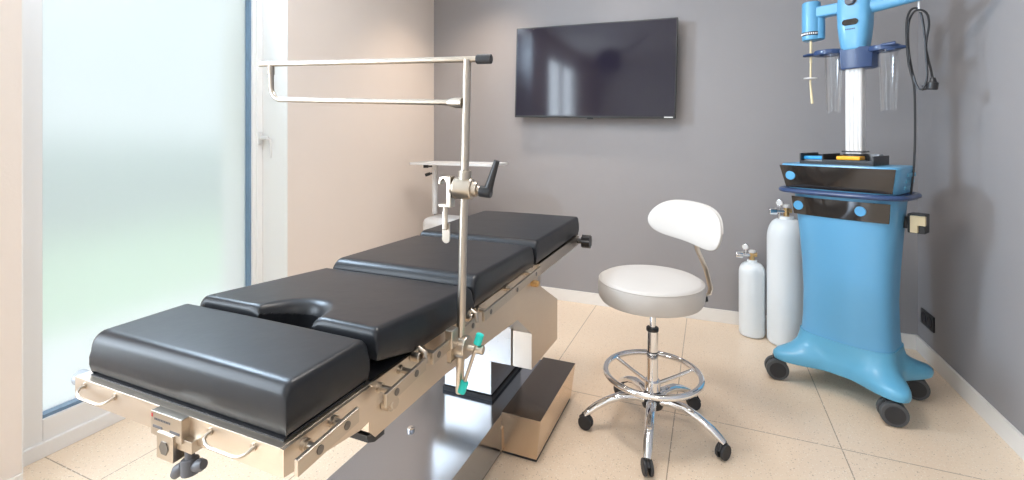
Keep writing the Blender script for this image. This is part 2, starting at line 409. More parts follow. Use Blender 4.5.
# side rails on stand-offs with screws
def side_rail(y0, y1, z0, z1, side, studs, xo=0.0):
    # side=+1 right, -1 left
    if side > 0: xi, xa = -0.590 if y0 > 0.7 else -0.580, -0.555
    else: xi, xa = -1.092 if y0 > 0.7 else -1.131, -1.158
    sg = side
    rl = MB(); dz = lambda y: z0 + (z1 - z0) * (y - y0) / (y1 - y0)
    hgt = 0.0125
    x0, x1 = xa, xa + sg * 0.0075
    pts = [(y0, dz(y0) - hgt), (y0, dz(y0) + hgt), (y1, dz(y1) + hgt), (y1, dz(y1) - hgt)]
    rl.prism(pts, 'x', min(x0, x1), max(x0, x1), 0.0012)
    ro = tp('side_rail', rl, M['steel'])
    for ys in studs:
        st = MB(); st.cyl((xi - sg * 0.002, ys, dz(ys)), (xa, ys, dz(ys)), 0.006, 16); st.cyl((xi, ys, dz(ys)), (xi + sg * 0.008, ys, dz(ys)), 0.0095, 16)
        tp('rail_stud', st, M['steel'])
        sc = MB(); xf = xa + sg * 0.0075
        sc.cyl((xf, ys, dz(ys)), (xf + sg * 0.0012, ys, dz(ys)), 0.0068, 18)
        build('screw', sc, M['screw'], ro, off=TB)
for sd in (1, -1):
    if sd > 0: side_rail(0.503, 0.632, 0.702, 0.711, sd, (0.545, 0.603))
    side_rail(0.704, 0.836, 0.696, 0.706, sd, (0.735, 0.800))
    side_rail(0.862, 1.060, 0.705, 0.710, sd, (0.885, 1.045))
    side_rail(1.110, 1.56, 0.708, 0.716, sd, (1.15, 1.34, 1.51))
# latches between the rails
for ys in (0.846, 1.085):
    b = MB(); b.tube([(-0.589, ys, 0.718), (-0.575, ys + 0.005, 0.728), (-0.562, ys + 0.006, 0.722), (-0.560, ys + 0.004, 0.700)], 0.006, 12)
    b.cyl((-0.590, ys, 0.712), (-0.568, ys, 0.712), 0.011, 18, bev=0.003)
    tp('rail_latch', b, M['steel'])
# pulls on the end plate
for x0 in (-1.098, -0.740):
    b = MB(); x1 = x0 + 0.098; y = 0.507; z = 0.696
    b.tube([(x0, y + 0.001, z + .012), (x0, y - 0.008, z + .010), (x0 + 0.003, y - 0.013, z + .007), (x0 + 0.010, y - 0.016, z + .004), (x0 + 0.022, y - 0.018, z + .002), (x1 - 0.022, y - 0.018, z + .002), (x1 - 0.010, y - 0.016, z + .004), (x1 - 0.003, y - 0.013, z + .007), (x1, y - 0.008, z + .010), (x1, y + 0.001, z + .012)], 0.0027, 10)
    b.cyl((x0, y, z + .012), (x0, y - 0.003, z + .012), 0.006, 12); b.cyl((x1, y, z + .012), (x1, y - 0.003, z + .012), 0.006, 12)
    tp('pull_handle', b, M['steel'])
b = MB(); b.cyl((-1.130, 0.526, 0.704), (-1.158, 0.526, 0.704), 0.015, 24, bev=0.004); tp('round_knob', b, M['grey_plastic'], label='pale grey round end knob')
# star knob at the head end
b = MB(); b.cyl((-0.59, 2.165, 0.694), (-0.545, 2.165, 0.694), 0.012, 16)
kn = []
for k in range(48):
    a = 2 * math.pi * k / 48; rr = 0.0285 + 0.0025 * math.cos(8 * a); kn.append((2.165 + rr * math.cos(a), 0.694 + rr * math.sin(a)))
b.prism(kn, 'x', -0.555, -0.515)
tp('star_knob', b, M['black'], label='black ribbed knob')

# pads: padded blocks with rolled edges, optional scooped cut-out in the near edge
def pad(x0, x1, y0, y1, z0, z1, r=0.022, notch=None, lift=None, tilt=0.0, rf=None):
    rf = rf or r
    offs = [0, 0.0006, 0.002, 0.0045, 0.008, 0.012, 0.017, 0.023, 0.030, 0.038, 0.048]
    def axis(a, b, n, extra=None):
        v = [a + o for o in offs] + [b - o for o in offs]
        m0, m1 = a + 0.06, b - 0.06
        v += [m0 + (m1 - m0) * k / n for k in range(n + 1)]
        if extra: v += extra
        return sorted(set(round(q, 5) for q in v))
    if notch: nc, nw, nd, nr = notch
    def dep(x):
        if not notch: return 0.0
        u = abs(x - nc) / nw
        return nd * (1 - u ** 2.2) ** 0.8 if u < 1 else 0.0
    xs = axis(x0, x1, 26, [nc - nw * 1.1 + nw * 2.2 * k / 60 for k in range(61)] if notch else None)
    ts = axis(y0, y1, 20)
    ts = [(t - y0) / (y1 - y0) for t in ts]
    edge = [(nc - nw * 1.3 + nw * 2.6 * k / 120) for k in range(121)] if notch else []
    edge = [(x, y0 + dep(x)) for x in edge]
    rnd = random.Random(int(y0 * 1000))
    def hz(x, y):
        dx = min(x - x0, x1 - x); h = 0.0
        def prof(d, R_): return -R_ + math.sqrt(max(0, R_ * R_ - (R_ - min(d, R_)) ** 2))
        h += prof(dx, r)
        h += prof(y1 - y, r)
        near = y - y0; h2 = prof(near, rf)
        if notch:
            dn = min(math.hypot(x - ex, y - ey) for ex, ey in edge)
            t_ = max(0.0, 1 - (abs(x - nc) / (nw * 1.25)) ** 2)
            R2 = rf + (nr - rf) * t_ ** 0.6
            h2 = prof(min(dn, near) if abs(x - nc) > nw * 1.3 else dn, R2)
        h = max(h + h2, -0.6 * (z1 - z0))
        crown = 0.0015 * (1 - ((x - x0) / (x1 - x0) * 2 - 1) ** 2)
        return z1 + h + crown + tilt * (y - y0)
    mb = MB(); bm = mb.bm; G = []
    for x in xs:
        col = []
        for t in ts:
            ys_ = y0 + dep(x); y = ys_ + (y1 - ys_) * t
            col.append(bm.verts.new((x, y, hz(x, y))))
        G.append(col)
    nx, ny = len(xs), len(ts)
    for a in range(nx - 1):
        for b in range(ny - 1):
            f = bm.faces.new((G[a][b], G[a + 1][b], G[a + 1][b + 1], G[a][b + 1])); f.smooth = True
    loop = [(a, 0) for a in range(nx)] + [(nx - 1, b) for b in range(1, ny)] + [(a, ny - 1) for a in range(nx - 2, -1, -1)] + [(0, b) for b in range(ny - 2, 0, -1)]
    top = [G[a][b] for a, b in loop]; prev = top
    cx_, cy_ = (x0 + x1) / 2, (y0 + y1) / 2
    lf = lambda y: (lift[0] * max(0.0, 1 - (y - y0) / lift[1]) if lift else 0.0)
    for fr_, bulge in ((0.3, 0.0025), (0.6, 0.0025), (0.9, 0.0), (1.0, -0.008)):
        cur = []
        for v in top:
            zb = z0 + lf(v.co.y) + tilt * (v.co.y - y0) * 0.3
            sx = 1 if v.co.x > x1 - 1e-5 else (-1 if v.co.x < x0 + 1e-5 else 0)
            sy = 1 if v.co.y > y1 - 1e-5 else (-1 if v.co.y < y0 + 1e-5 else 0)
            cur.append(bm.verts.new((v.co.x + sx * bulge, v.co.y + sy * bulge, v.co.z + (zb - v.co.z) * fr_)))
        for k in range(len(top)):
            k2 = (k + 1) % len(top)
            f = bm.faces.new((prev[k], cur[k], cur[k2], prev[k2])); f.smooth = True
        prev = cur
    bm.faces.new(prev)
    return mb
tp('cushion', pad(-1.108, -0.592, 0.522, 0.706, 0.722, 0.803, r=0.013, rf=0.021), M['vinyl'])
tp('cushion', pad(-1.092, -0.584, 0.722, 1.112, 0.718, 0.814, r=0.014, rf=0.016, notch=(-0.825, 0.076, 0.078, 0.036), lift=(0.034, 0.14), tilt=-0.082), M['vinyl'], label='cushion with a rounded cut-out')
tp('cushion', pad(-1.084, -0.587, 1.126, 1.585, 0.716, 0.803, r=0.014, rf=0.036, tilt=-0.022), M['vinyl'])
tp('cushion', pad(-1.084, -0.581, 1.600, 2.193, 0.718, 0.804, r=0.010, rf=0.030), M['vinyl'])

# ------------------------------------------------------------ accessory clamp with wing knob (near end)
cl = thing('accessory_clamp', 'small steel clamp block with dark wing knob under the near end plate', 'clamp', (-0.838, 0.5036, 0.6345))
cl.scale = (0.82, 0.82, 0.82)
CO = (-0.87, 0.49, 0.60)
b = MB(); b.box(-0.912, -0.815, 0.478, 0.4965, 0.655, 0.704, 0.0015)
b.box(-0.887, -0.835, 0.474, 0.506, 0.615, 0.668, 0.002)
b.box(-0.835, -0.79, 0.482, 0.51, 0.640, 0.664, 0.0015)
body = build('clamp_body', b, M['steel'], cl, off=CO)
b = MB(); b.cyl((-0.862, 0.4742, 0.640), (-0.862, 0.4725, 0.640), 0.0145, 6); build('hex_socket', b, M['screw'], cl, off=CO)
b = MB(); b.box(-0.909, -0.905, 0.4772, 0.4785, 0.692, 0.699); build('red_mark', b, M['red'], cl, off=CO)
b = MB()
b.box(-0.904, -0.874, 0.4772, 0.4785, 0.6715, 0.6765); b.box(-0.850, -0.820, 0.4772, 0.4785, 0.6715, 0.6765)
for k in range(10): b.box(-0.899 + k * 0.0052, -0.896 + k * 0.0052, 0.4772, 0.4785, 0.6875, 0.6915)
build('engraving', b, M['dark_grey'], body, off=CO)
b = MB(); b.cyl((-0.815, 0.495, 0.640), (-0.812, 0.493, 0.605), 0.009, 16)
b.cyl((-0.815, 0.495, 0.621), (-0.809, 0.492, 0.589), 0.0165, 20, bev=0.004)
b.tube([(-0.826, 0.490, 0.606), (-0.838, 0.487, 0.594), (-0.846, 0.485, 0.583)], [0.009, 0.0125, 0.009], 14)
b.tube([(-0.800, 0.494, 0.607), (-0.785, 0.496, 0.613), (-0.776, 0.497, 0.616)], [0.009, 0.0125, 0.009], 14)
build('wing_knob', b, M['dark_grey'], cl, off=CO)

# ------------------------------------------------------------ screen frame (ether screen) clamped on the rail
PX, PY = -0.532, 0.975
sf = thing('screen_frame', 'tall stainless anaesthesia screen frame clamped to the table side rail', 'screen frame', (PX, PY, 0.58))
SO = (PX, PY, 0.58)
def sp(name, mb, m, parent=None, **k): return build(name, mb, m, parent or sf, off=SO, **k)
b = MB(); b.cyl((PX - 0.013, PY - 0.002, 0.578), (PX + 0.004, PY + 0.004, 1.366), 0.0098, 20, bev=0.002); sp('pole', b, M['steel'])
b = MB(); b.tube([(PX + 0.033, PY + 0.010, 1.365), (PX - 0.02, PY, 1.366), (-1.160, 0.935, 1.386)], 0.0072, 16)
sp('upper_bar', b, M['steel'])
b = MB(); b.cyl((PX + 0.026, PY + 0.009, 1.365), (PX + 0.064, PY + 0.012, 1.364), 0.0115, 20, bev=0.003); sp('end_grip', b, M['rubber'], label='black rubber end grip')
lx = -1.120; zt, zb = 1.385, 1.285
pts = [(PX - 0.008, PY, 1.263), (PX - 0.028, PY, 1.264), (lx + 0.035, 0.938, zb)]
pts2 = [(lx + 0.035 - 0.035 * math.sin(R(a)), 0.938, zb + 0.035 - 0.035 * math.cos(R(a))) for a in (15, 30, 45, 60, 75, 90)]
b = MB(); b.tube(pts[1:] + pts2 + [(lx, 0.937, zt - 0.004)], 0.0068, 16)
b.tube([(PX - 0.006, PY, 1.263), (PX - 0.028, PY, 1.264), (PX - 0.045, PY - 0.002, 1.2645)], [0.0125, 0.0125, 0.007], 16)
sp('lower_bar', b, M['steel'])
b = MB(); b.cyl((lx, 0.937, zt - 0.03), (lx, 0.937, zt - 0.003), 0.009, 16); sp('bar_bracket', b, M['steel'])
# middle clamp
cz = 1.062
b = MB(); b.cyl((PX - 0.026, PY - 0.006, cz), (PX + 0.020, PY + 0.002, cz - 0.001), 0.0255, 28, bev=0.005); b.cyl((PX - 0.034, PY - 0.008, cz), (PX + 0.032, PY + 0.003, cz - 0.002), 0.018, 28, bev=0.004)
b.cyl((PX, PY, cz + 0.018), (PX, PY, cz + 0.042), 0.0155, 20, bev=0.003); b.cyl((PX - 0.002, PY - 0.001, cz), (PX + 0.001, PY, cz), 0.0265, 28)
mc_ = sp('pole_clamp', b, M['steel'])
b = MB(); b.cyl((PX + 0.026, PY + 0.003, cz - 0.002), (PX + 0.042, PY + 0.004, cz - 0.006), 0.010, 18); build('clamp_stem', b, M['steel'], mc_, off=SO)
b = MB(); b.cyl((PX + 0.037, PY + 0.004, cz - 0.006), (PX + 0.066, PY + 0.006, cz - 0.008), 0.0135, 20, bev=0.003)
b.tube([(PX + 0.057, PY + 0.005, cz - 0.004), (PX + 0.069, PY + 0.004, cz + 0.03), (PX + 0.082, PY + 0.002, cz + 0.066)], [0.0115, 0.0085, 0.007], 14, flat=(1, 0.8))
sp('clamp_lever', b, M['black'], label='black clamping lever')
b = MB(); hx = PX - 0.036; hc = cz - 0.010
hk = [(-0.030, 0.020), (-0.026, 0.035), (-0.012, 0.038), (0.012, 0.038), (0.012, -0.035), (-0.028, -0.035), (-0.028, -0.028), (-0.002, -0.028), (-0.002, 0.022), (-0.012, 0.033), (-0.022, 0.026), (-0.024, 0.018)]
b.prism([(hx + u * 0.8, hc + v) for u, v in hk], 'y', PY - 0.022, PY - 0.002, 0.001)
sp('hook_bracket', b, M['steel'])
b = MB(); b.cyl((hx - 0.010, PY - 0.012, hc - 0.034), (hx - 0.010, PY - 0.012, hc - 0.058), 0.006, 14)
b.box(hx - 0.017, hx - 0.004, PY - 0.017, PY - 0.009, hc - 0.09, hc - 0.045, 0.003)
pl = [(hx - 0.020, hc - 0.075), (hx, hc - 0.075), (hx, hc - 0.106)] + [(hx - 0.010 + 0.010 * math.cos(R(a)), hc - 0.112 + 0.010 * math.sin(R(a))) for a in range(0, -181, -20)]
b.prism(pl, 'y', PY - 0.010, PY - 0.006)
sp('hanging_jaw', b, M['steel'])
# rail clamp
PXL = PX - 0.013
rz = 0.688
b = MB(); b.cyl((PXL - 0.026, PY, rz), (PXL + 0.022, PY, rz), 0.026, 28, bev=0.004)
b.box(-0.553, PXL - 0.012, PY - 0.034, PY + 0.026, rz - 0.026, rz + 0.030, 0.003)
b.box(-0.560, -0.540, PY - 0.045, PY - 0.014, rz + 0.010, rz + 0.052, 0.003)
rc_ = sp('rail_clamp', b, M['steel'])
b = MB(); b.cyl((PXL + 0.02, PY, rz), (PXL + 0.050, PY + 0.004, rz - 0.002), 0.007, 14); b.cyl((PXL + 0.040, PY + 0.003, rz - 0.001), (PXL + 0.060, PY + 0.005, rz - 0.002), 0.0105, 18, bev=0.002)
sp('tee_stem', b, M['steel'])
b = MB(); tb0 = Vector((PXL + 0.048, PY + 0.002, rz + 0.022)); tb1 = Vector((PXL + 0.018, PY - 0.020, rz - 0.086))
b.cyl(tb0, tb1, 0.0042, 14); tb = sp('tee_bar', b, M['steel'])
d = (tb0 - tb1).normalized()
for q0, q1 in ((tb0 - d * 0.012, tb0 + d * 0.014), (tb1 - d * 0.012, tb1 + d * 0.016)):
    b = MB(); b.cyl(q0, q1, 0.0095, 20, bev=0.003); build('grip', b, M['turquoise'], tb, off=SO, label='turquoise rubber grip')

# ------------------------------------------------------------ television
tv = thing('television', 'large flat black television mounted on the grey back wall', 'television', (-0.757, 3.245, 1.645))
tv.rotation_euler = (0, R(1.45), 0)
b = MB(); b.box(-0.561, 0.561, -0.055, -0.020, -0.326, 0.326, 0.004); build('bezel', b, M['black'], tv)
b = MB(); b.box(-0.551, 0.551, -0.0565, -0.054, -0.311, 0.317, 0.0005); build('screen', b, M['screen'], tv)
b = MB(); b.box(-0.30, 0.30, -0.021, 0.010, -0.20, 0.15, 0.01); b.box(-0.15, 0.15, 0.0, 0.044, -0.12, 0.12); build('rear_housing', b, M['black'], tv)
b = MB(); b.box(0.49, 0.545, -0.0572, -0.055, -0.3215, -0.3145); build('badge', b, M['badge'], tv, label='small white maker badge')
b = MB(); b.box(-0.02, 0.02, -0.05, -0.03, -0.334, -0.325, 0.002); build('sensor', b, M['black'], tv)

# ------------------------------------------------------------ white instrument stand in the corner
IX, IY = -1.785, 2.83
st = thing('instrument_stand', 'white instrument stand with thin tray top in the room corner', 'instrument stand', (IX, IY, 0))
b = MB(); b.box(-0.12, 0.50, -0.12, 0.12, 0.998, 1.004, 0.001)
for q0, q1, u0, u1 in ((-0.125, 0.505, -0.125, -0.120), (-0.125, 0.505, 0.120, 0.125), (-0.125, -0.120, -0.125, 0.125), (0.500, 0.505, -0.125, 0.125)): b.box(q0, q1, u0, u1, 0.997, 1.012, 0.001)
build('tray', b, M['white_metal'], st)
b = MB(); b.cyl((0, 0, 0.65), (0, 0, 0.998), 0.018, 24); build('pole', b, M['white_metal'], st)
b = MB(); b.box(-0.05, 0.30, -0.11, 0.11, 0.25, 0.635, 0.05, 4); build('pedestal', b, M['white_metal'], st)
b = MB(); b.box(-0.10, 0.46, -0.17, 0.17, 0.08, 0.13, 0.02, 3); b.box(0.0, 0.24, -0.07, 0.07, 0.12, 0.27, 0.01); bs = build('base', b, M['white_metal'], st)
for cx_, cy_ in ((-0.06, -0.13), (0.42, -0.13), (-0.06, 0.13), (0.42, 0.13)):
    b = MB(); b.cyl((cx_ - 0.012, cy_, 0.035), (cx_ + 0.012, cy_, 0.035), 0.035, 20, bev=0.004); b.cyl((cx_, cy_, 0.05), (cx_, cy_, 0.085), 0.01, 12); build('caster', b, M['rubber'], st)
for (kx, kz) in ((-0.045, 0.980), (-0.03, 0.93)):
    b = MB(); b.cyl((kx, -0.01, kz), (kx - 0.03, -0.03, kz - (0.012 if kz < 0.95 else 0)), 0.011, 16, bev=0.002); b.cyl((0, 0, kz), (kx, -0.01, kz), 0.006, 12); build('tightening_knob', b, M['black'], st, label='black tightening knob')

# ------------------------------------------------------------ rolling stool
SX, SY = -0.214, 1.965
sl = thing('rolling_stool', 'white round rolling stool with backrest and chrome five star base', 'stool', (SX, SY, 0))
vr = Vector((math.cos(R(22.9)), math.sin(R(22.9)), 0)); vd = Vector((-math.sin(R(22.9)), math.cos(R(22.9)), 0))
def uv(u, v, z): return tuple(vr * u + vd * v + Vector((0, 0, z)))
b = MB(); b.lathe([(0.04, 0.498), (0.17, 0.500), (0.196, 0.508), (0.205, 0.522), (0.208, 0.55), (0.207, 0.578), (0.201, 0.590), (0.188, 0.598), (0.12, 0.604), (0.0005, 0.606)], n=64); b.xf(Matrix.Translation(Vector((-0.008, -0.003, 0.020))))
seat = build('seat', b, M['white_vinyl'], sl)
b = MB(); n_ = 64; b.tube([(0.2035 * math.cos(2 * math.pi * k / n_), 0.2035 * math.sin(2 * math.pi * k / n_), 0.587) for k in range(n_)], 0.0022, 6, closed=True); b.xf(Matrix.Translation(Vector((-0.008, -0.003, 0.020)))); build('piping', b, M['white_vinyl'], seat)
b = MB(); b.box(-0.09, 0.09, -0.09, 0.09, 0.506, 0.520, 0.003); build('seat_plate', b, M['black'], sl)
b = MB(); b.cyl((0, 0, 0.40), (0, 0, 0.508), 0.0125, 24); b.cyl((0, 0, 0.20), (0, 0, 0.405), 0.022, 28); b.cyl((0, 0, 0.135), (0, 0, 0.20), 0.023, 28)
gl_ = build('gas_lift', b, M['chrome'], sl)
b = MB(); b.cyl((0, 0, 0.402), (0, 0, 0.417), 0.0245, 28, bev=0.003); build('collar', b, M['black'], gl_)
b = MB(); b.cyl((0, 0, 0.318), (0, 0, 0.322), 0.0228, 28); build('seam_ring', b, M['black'], gl_)
# backrest
a0 = R(33)
nv = Vector((math.cos(a0), math.sin(a0))); tv_ = Vector((-math.sin(a0), math.cos(a0)))
def bpos(s, n, z):   # s along width, n outward offset
    sag = 1.65 * s * s
    p = nv * (0.250 + n - sag) + tv_ * s
    return uv(p.x, p.y, z)
b = MB(); rings = []; NS = 28; Wd = 0.185; ztop, zbot = 0.905, 0.735
for i in range(NS + 1):
    q = -1 + 2 * i / NS; q = math.sin(q * math.pi / 2); s_ = q * Wd
    e = max(1e-3, (1 - abs(q) ** 3.6)) ** 0.5
    zt_ = 0.812 + 0.086 * e - 0.010 * q * q + 0.014 * q; zb_ = 0.808 - 0.072 * e - 0.010 * q * q + 0.022 * q
    ring = []; th_ = 0.022 * e ** 0.6
    for k in range(20):
        a = 2 * math.pi * k / 20; ca, sa = math.cos(a), math.sin(a)
        cn = math.copysign(abs(ca) ** 0.6, ca) * th_; cz_ = math.copysign(abs(sa) ** 0.75, sa)
        lean = 0.03 * (((zt_ + zb_) / 2 + cz_ * (zt_ - zb_) / 2) - 0.82) / 0.08
        ring.append(bpos(s_, cn + lean, (zt_ + zb_) / 2 + cz_ * (zt_ - zb_) / 2))
    rings.append(ring)
b.rings(rings); bk = build('backrest', b, M['white_vinyl'], sl)
sm = []
for i in range(1, NS):
    q = math.sin((-1 + 2 * i / NS) * math.pi / 2); e = (1 - abs(q) ** 3.6) ** 0.5
    z_ = 0.812 + 0.086 * e - 0.010 * q * q + 0.014 * q; sm.append(bpos(q * Wd, 0.03 * (z_ - 0.82) / 0.08 + 0.004, z_ + 0.0005))
b = MB(); b.tube(sm, 0.0026, 6); build('piping', b, M['white_vinyl'], bk)
b = MB()
P0 = Vector(uv(0.262, 0.10, 0.535)); P1 = Vector(uv(0.238, 0.150, 0.76))
b.tube([Vector(uv(0.06, 0.03, 0.512)), Vector(uv(0.23, 0.09, 0.511)), Vector(uv(0.272, 0.102, 0.516)), Vector(uv(0.280, 0.106, 0.54)), Vector(uv(0.264, 0.120, 0.62)), Vector(uv(0.236, 0.142, 0.70)), Vector(uv(0.232, 0.150, 0.80))], 0.0125, 12, flat=(1.0, 0.35))
build('back_strut', b, M['steel'], sl)
b = MB(); b.cyl(uv(0.25, 0.094, 0.508), uv(0.252, 0.090, 0.488), 0.011, 16, bev=0.002); build('adjusting_knob', b, M['black'], sl)
# foot ring
b = MB(); rr_ = 0.185; b.tube([(rr_ * math.cos(2 * math.pi * k / 64), rr_ * math.sin(2 * math.pi * k / 64), 0.232) for k in range(64)], 0.0118, 14, closed=True)
fr = build('foot_ring', b, M['chrome'], sl)
b = MB(); b.cyl((0, 0, 0.165), (0, 0, 0.205), 0.031, 28, bev=0.003)
for a in (-88, 33, 152):
    p = (rr_ * math.cos(R(a)), rr_ * math.sin(R(a)))
    b.tube([(0.02 * math.cos(R(a)), 0.02 * math.sin(R(a)), 0.188), (0.5 * p[0], 0.5 * p[1], 0.205), (p[0], p[1], 0.230)], 0.0075, 12)
build('ring_spokes', b, M['chrome'], sl)
b = MB(); b.lathe([(0.022, 0.095), (0.040, 0.100), (0.045, 0.115), (0.042, 0.14), (0.028, 0.158), (0.023, 0.166)], n=32); build('hub', b, M['black'], sl)
def caster(parent, x, y, aim, r=0.028, w=0.012, gap=0.010, zr=None):
    c = MB(); dx, dy = math.cos(aim), math.sin(aim); px, py = -dy, dx
    for sg in (-1, 1):
        q = Vector((x + px * sg * (gap + w) / 2, y + py * sg * (gap + w) / 2, r)); hw = Vector((px, py, 0)) * w / 2
        c.cyl(q - hw, q + hw, r, 24, bev=0.004)
    o = build('caster', c, M['rubber'], parent)
    f = MB(); f.cyl((x + dx * 0.008, y + dy * 0.008, r), (x + dx * 0.008, y + dy * 0.008, 0.062), 0.008, 14)
    f.tube([(x - dx * 0.024, y - dy * 0.024, r + 0.006), (x - dx * 0.014, y - dy * 0.014, r + 0.024), (x + dx * 0.006, y + dy * 0.006, r + 0.030), (x + dx * 0.022, y + dy * 0.022, r + 0.012)], 0.008, 10)
    build('caster_fork', f, M['black'], o)
for i, a in enumerate((-87.5, -15.5, 56.5, 128.5, 200.5)):
    dx, dy = math.cos(R(a)), math.sin(R(a)); RB = 0.268
    prof = [(0.030, 0.128, 0.017), (0.07, 0.138, 0.0165), (0.13, 0.135, 0.0155), (0.18, 0.118, 0.0145), (0.225, 0.094, 0.0145), (0.255, 0.072, 0.0135), (0.272, 0.058, 0.011)]
    b = MB(); b.tube([(dx * r_, dy * r_, z_) for r_, z_, t_ in prof], [t_ * 1.22 for _, _, t_ in prof], 16, flat=(1.0, 0.8))
    build('leg', b, M['chrome'], sl)
    caster(sl, dx * RB, dy * RB, R(a + (20, 70, 140, 10, -30)[i]))

# ------------------------------------------------------------ gas cylinders
def cylinder(name, label, x, y, r, hs, ht, aim, big):
    t = thing(name, label, 'gas cylinder', (x, y, 0), 0, 'white gas cylinders by the back wall')
    prof = [(r * 0.7, 0.0), (r * 0.93, 0.006), (r, 0.02), (r, hs)]
    K = 8; rn = r * 0.40
    for k in range(1, K + 1):
        a = R(90 * k / K); prof.append((rn + (r - rn) * math.cos(a), hs + (ht - hs) * math.sin(a)))
    prof += [(rn * 0.95, ht + 0.015), (0.001, ht + 0.015)]
    build('bottle', MB().lathe(prof, n=40), M['cyl_white'], t)
    z = ht + 0.012; s_ = 1.15 if big else 1.0
    b = MB(); b.cyl((0, 0, z), (0, 0, z + 0.045 * s_), 0.015, 20, bev=0.003); b.cyl((-0.014, 0, z + 0.035), (0.028, 0.0, z + 0.035), 0.013, 18, bev=0.003)
    vb = build('valve', b, M['brass'], t)
    b = MB(); b.cyl((0, 0, z + 0.045 * s_), (0, 0, z + 0.062 * s_), 0.020, 24, bev=0.005)
    build('hand_wheel', b, M['white_metal'], t)
    b = MB(); dx, dy = math.cos(aim), math.sin(aim); zc = z + 0.032
    b.cyl((dx * 0.01, dy * 0.01, zc), (dx * 0.05, dy * 0.05, zc), 0.011, 16, bev=0.002); b.cyl((dx * 0.05, dy * 0.05, zc), (dx * 0.092, dy * 0.092, zc), 0.022, 22, bev=0.005)
    build('outlet_cap', b, M['chrome'], t)
    b = MB(); gx, gy = dx * 0.035, dy * 0.035
    b.cyl((gx, gy, zc), (gx, gy, zc + 0.035), 0.005, 10); b.cyl((gx + 0.004, gy + 0.010, zc + 0.048), (gx - 0.004, gy - 0.012, zc + 0.048), 0.019, 22, bev=0.003)
    g_ = build('pressure_gauge', b, M['chrome'], t)
    b = MB(); b.cyl((gx - 0.004, gy - 0.012, zc + 0.048), (gx - 0.0045, gy - 0.0135, zc + 0.048), 0.015, 22); build('gauge_face', b, M['badge'], g_)
    if big:
        b = MB(); b.cyl((gx, gy, zc), (gx, gy, zc - 0.055), 0.009, 14, bev=0.002); build('bleed_valve', b, M['chrome'], t)
    return t
cylinder('gas_cylinder', 'short white gas cylinder with brass valve by the grey wall', 0.232, 3.15, 0.072, 0.375, 0.435, R(188), False)
cylinder('gas_cylinder', 'tall white gas cylinder partly hidden behind the blue cart', 0.405, 3.10, 0.100, 0.60, 0.715, R(190), True)

# ------------------------------------------------------------ blue medical cart
MO = (0.58, 2.665, 0); MR = math.atan2(-0.508, 0.861)
mc = thing('medical_cart', 'light blue wheeled pump cart with smoked panels and tall white mast', 'medical cart', MO, MR)
def mp_(name, mb, m, parent=None, **k): return build(name, mb, m, parent or mc, **k)
def sect(cx_, hx, yf, yb, z, p=5.0, n=72, bow=0.0):
    cy_, hy_ = (yf + yb) / 2, (yb - yf) / 2; out = []
    for k in range(n):
        a = 2 * math.pi * k / n; ca, sa = math.cos(a), math.sin(a)
        rr = (abs(ca) ** p + abs(sa) ** p) ** (-1 / p)
        x = rr * ca; y = rr * sa
        yy = cy_ + hy_ * y
        if y < 0: yy -= bow * (1 - x * x) * (-y)
        out.append((cx_ + hx * x, yy, z))
    return out
X0 = 0.030
body = [(0.222, 0.172, -0.125, 0.130), (0.24, 0.170, -0.123, 0.128), (0.32, 0.163, -0.118, 0.122), (0.45, 0.160, -0.117, 0.120), (0.58, 0.165, -0.120, 0.122), (0.70, 0.173, -0.128, 0.126), (0.80, 0.181, -0.138, 0.130), (0.90, 0.189, -0.150, 0.133), (0.928, 0.192, -0.154, 0.134)]
b = MB(); b.rings([sect(X0, hx + 0.014, yf, yb - 0.015, z, 4.5, bow=0.018) for z, hx, yf, yb in body]); mp_('body_shell', b, M['blue'])
# foot
b = MB(); n_ = 96
inner = sect(X0, 0.188, -0.127, 0.120, 0, 4.5, n_, bow=0.018)
def outer(k):
    x, y, _ = inner[k]; x -= X0
    a = math.atan2(y, x); toes = [math.atan2(sy * 0.205, sx * 0.265) for sx, sy in ((1, 1), (-1, 1), (-1, -1), (1, -1))]
    w_ = 0
    for t_ in toes:
        d_ = (a - t_ + math.pi) % (2 * math.pi) - math.pi; w_ += math.exp(-(d_ / 0.30) ** 2)
    base = math.hypot(x, y); rad = base * 1.06 + (0.325 - base * 1.06) * min(1, w_)
    return X0 + rad * math.cos(a), rad * math.sin(a)
outs = [outer(k) for k in range(n_)]
def fring(t, z, sc=1.0):
    return [(inner[k][0] * t + (outs[k][0] * sc + X0 * (1 - sc)) * (1 - t), inner[k][1] * t + outs[k][1] * sc * (1 - t), z) for k in range(n_)]
b.rings([fring(0, 0.108, 0.95), fring(0, 0.112, 0.985), fring(0, 0.126, 1.0), fring(0, 0.142, 0.99), fring(0.12, 0.154), fring(0.35, 0.165), fring(0.62, 0.182), fring(0.85, 0.206), fring(0.97, 0.236), fring(1.0, 0.256)])
mp_('foot_shell', b, M['teal_blue'])
